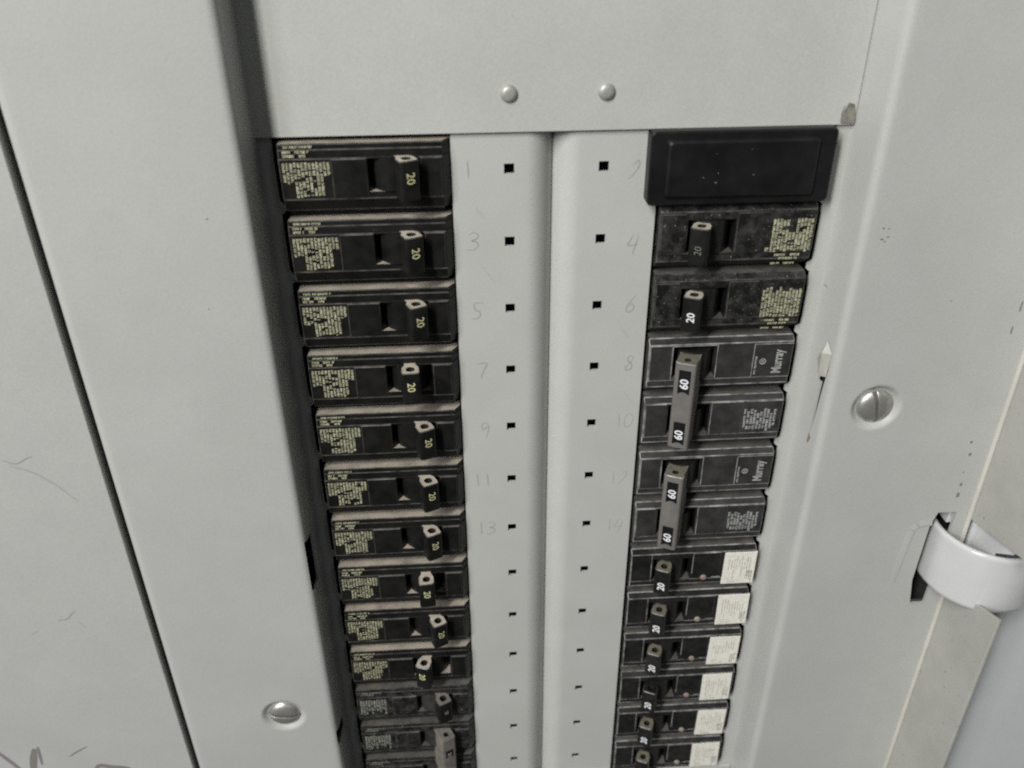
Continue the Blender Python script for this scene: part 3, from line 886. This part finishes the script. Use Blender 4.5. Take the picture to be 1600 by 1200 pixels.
# six breakers with paper stickers
bm = bmesh.new()
box(bm, 13.5, 27.6, -9.6, 8.3, 3.9, 4.5, 0, .1, 0)
sticker = bpy.data.meshes.new('sticker'); bm.to_mesh(bm_me := sticker); bm.free(); setm(sticker, STICKER)
def sticker_print(seed):
    r = random.Random(seed)
    ls = [(14.6, -7.4, 5.5, .5, 'v')]
    ls = [(15.6 + 1.15 * i, -7.8 + r.uniform(0, 4), 4 + r.uniform(-6, 1.5), .45, 'v') for i in range(9)]
    ls += [(6.6, 16., 21, .7, 'x'), (5.2, 15.5, 19, .5, 'x')]
    return print_block(ls, seed, d=4.54, glyph=.55)
def sticker_marks(seed):
    r = random.Random(seed)
    return print_block([(24.2 + .9 * i, 1. + r.uniform(-1, 1), 7.6 - r.uniform(0, 2), .55, 'v') for i in range(3)], seed, d=4.55, glyph=.8)
bm = bmesh.new()
n = 18
rings = [[bm.verts.new(L(r_ * math.cos(2 * math.pi * i / n), r_ * math.sin(2 * math.pi * i / n), d_)) for i in range(n)] for r_, d_ in ((1.35, 4.0), (1.35, 4.6), (1.05, 4.9))]
for a, b in zip(rings, rings[1:]):
    for i in range(n):
        bm.faces.new((a[i], a[(i + 1) % n], b[(i + 1) % n], b[i]))
bm.faces.new(rings[-1]); bmesh.ops.recalc_face_normals(bm, faces=bm.faces)
btn = bpy.data.meshes.new('test_button'); bm.to_mesh(btn); bm.free(); setm(btn, BUTTON)
btn2 = btn.copy(); setm(btn2, BUTTON2)
lev_w = lever_mesh(-ANG['on'], -6.4, 7.0, 13.6, mats=(BLACK2, OLIVE, HOLE, EDGE_D), hole_r=1.55)
lev_wk = lever_mesh(-ANG['on'], -6.4, 7.0, 13.6, mats=(BLACK2, BLACK2, HOLE, EDGE_D), hole_r=1.55)
num_w = setm(rating_mesh('20', 4.2, -ANG['on'], 13.6, 2.4, 'up', .1), PRINT_W)
order = ['first', 'second', 'third', 'fourth', 'fifth', 'sixth']
for i in range(6):
    k = 7 + i
    t = thing('circuit_breaker', '%s white-stickered black breaker below the two tie bars marked 60' % order[i], 'breaker', (XC, k * PITCH, 0), 'breakers with white paper stickers')
    b = part_copy(body_white, 'body', t)
    s = part_copy(sticker, 'sticker', t)
    s.location = L((0, .1, -.9, -1.5, -1.3, -1.4)[i], (0, -.2, .1, 0, -.2, .1)[i], 0)
    s.rotation_euler.y = math.radians((.3, -.5, .8, -.3, .9, -.6)[i])
    part_copy(setm(sticker_print(50 + i), INK_B), 'printed_label', s)
    part_copy(setm(sticker_marks(60 + i), INK_K), 'printed_mark', s)
    q = part_copy(btn if i in (0, 2, 3) else btn2, 'test_button', t); q.location = L(5.2, 3.9, 0)
    h = part_copy(lev_wk if i == 3 else lev_w, 'handle', t); h.location = L(PIV_R, 0, 0)
    part_copy(rot_right, 'rotor', h); part_copy(num_w, 'rating_number', h)

# ---------------------------------------------------------------- open door with curved hinge strap
bm = bmesh.new()
me = sheet('s', [(172.6, YT), (480, YT), (480, YB), (172.6, YB)], [], 1.3, .2, 1)
sheet_to_bm(bm, me, lambda x, y, z: (x, y, DT + 1.2 + z))
fix(bm)
door = place(obj('door', bm, trim, PAINT_DOOR), trim); door['label'] = 'door folded fully open on its curved hinge strap'
XF, DF = 171.7, 49.5
bm = bmesh.new()
me = sheet('s', [(YT, DT - 2), (145.9, DT - 2), (138.6, 44.5), (137.2, DF), (YT, DF)], [], 1.3, .25, 1)
sheet_to_bm(bm, me, lambda a, b, z: (XF + .65 + z, a, b))
me = sheet('s', [(YB, DT - 2), (183., DT - 2), (168.6, DF), (YB, DF)], [], 1.3, .25, 1)
sheet_to_bm(bm, me, lambda a, b, z: (XF + .65 + z, a, b))
fix(bm)
o2 = bmesh.new()
me = sheet('s', [(128, DT - 1), (170, DT - 1), (170, 31.5), (149.3, 32.6), (142, 42), (138, 44), (128, 44)], [], 1., .2, 1)
sheet_to_bm(o2, me, lambda a, b, z: (XF + 2.4 + z, a, b))
obj('stiffener', o2, door, PAINT_GLOSS)
o = obj('edge_flange', bm, door, PAINT_DIRTY); o['label'] = 'grimy turned-up edge of the door'
bm = bmesh.new()
cxs, cds, rs = 181.9, 13.0, 22.6
prof = []
for i in range(29):
    a = math.radians(190 - 185 * i / 28)
    prof.append((cxs + rs * math.cos(a) * (1. if a > math.pi / 2 else 1.15), cds + rs * 1.08 * math.sin(a)))
th = 2.4
ya, yb = 149.6, 178.4
cross = [(ya + .4, -th), (ya, -th * .6), (ya + .15, -.55), (ya + .8, -.08), (ya + 2.2, 0), (yb - 2.2, 0), (yb - .8, -.08), (yb - .15, -.55), (yb, -th * .6), (yb - .4, -th)]
grid = []
for i, (x, d) in enumerate(prof):
    a = prof[max(0, i - 1)]; b = prof[min(len(prof) - 1, i + 1)]
    tx, td = b[0] - a[0], b[1] - a[1]; l = math.hypot(tx, td); nx, nd = -td / l, tx / l
    grid.append([bm.verts.new(L(x + nx * h, y, d + nd * h)) for y, h in cross])
for i in range(len(grid) - 1):
    for j in range(len(cross)):
        j2 = (j + 1) % len(cross)
        f = bm.faces.new((grid[i][j], grid[i][j2], grid[i + 1][j2], grid[i + 1][j])); f.smooth = True
fix(bm)
obj('hinge_strap', bm, door, PAINT_GLOSS, smooth=True)

# ---------------------------------------------------------------- wear on the trim
def mark(name, pts, w, m, x_on='trim'):
    bm = bmesh.new(); stroke(bm, pts, w, DT + .16)
    place(obj(name, bm, trim, m), trim)
mark('scratch', [(-200.1, 97.0), (-196.0, 98.7), (-191.8, 96.7), (-189.4, 95.6)], .7, PENCIL)
mark('scratch', [(-198.0, 99.6), (-190.8, 103.1), (-184.6, 108.8), (-178.4, 117.1)], .8, PENCIL_F)
mark('scratch', [(-202.2, 176.9), (-198.0, 176.1), (-195.4, 173.2), (-193.9, 172.4)], .7, PENCIL)
mark('scratch', [(-194.9, 177.7), (-191.8, 181.6)], .5, PENCIL_F)
mark('scratch', [(-214.5, 184.1), (-211.4, 182.1)], .7, PENCIL_F)
mark('marker_stroke', [(-233.5, 255.1), (-235.2, 260.4), (-237.2, 267.0), (-238.3, 272.8)], 3.4, MARK_G)
mark('marker_stroke', [(-231.7, 253.8), (-232.3, 259.4), (-233.1, 266.6)], 1.5, MARK_P)
mark('marker_stroke', [(-252.7, 251.7), (-248.6, 258.4), (-243.9, 268.2), (-242.4, 273.8)], 2.2, MARK_P)
mark('marker_stroke', [(-219.7, 261.9), (-215.6, 258.8), (-210.4, 255.7)], .9, MARK_P)
mark('marker_stroke', [(-211.4, 274.8), (-208.3, 269.4), (-203.2, 270.9), (-197.0, 272.1), (-192.9, 274.8)], 2.8, MARK_P)
def blob(x, y, s, m=GRIME, asp=1.):
    bm = bmesh.new()
    r = random.Random(int(x * 31 + y * 7))
    addface(bm, [(x + s * r.uniform(.6, 1.1) * math.cos(a * math.pi / 4), y + asp * s * r.uniform(.6, 1.1) * math.sin(a * math.pi / 4), DT + .1) for a in range(8)])
    place(obj('dirt_speck', bm, trim, m), trim)
for x, y, s, a in ((107.6, 18.3, .5, 1.), (109.3, 18.5, .5, .6), (109.7, 21.4, .55, .6), (107.8, 22.2, .7, .5), (108.9, 23.0, .5, .5), (137.7, 45.9, .5, .5), (-111.4, 8.8, .5, .6), (-116.6, 39.8, .3, 1.), (161.6, 106.8, .6, 1.4), (162.7, 112.6, .7, 1.5), (162.3, 121.2, .4, 1.), (162.9, 127.4, .6, 1.6), (163.1, 132.6, .8, 2.4), (163.9, 49.0, .45, 6.), (163.3, 58.3, .45, 5.)):
    blob(x, y, s, GRIME, a)
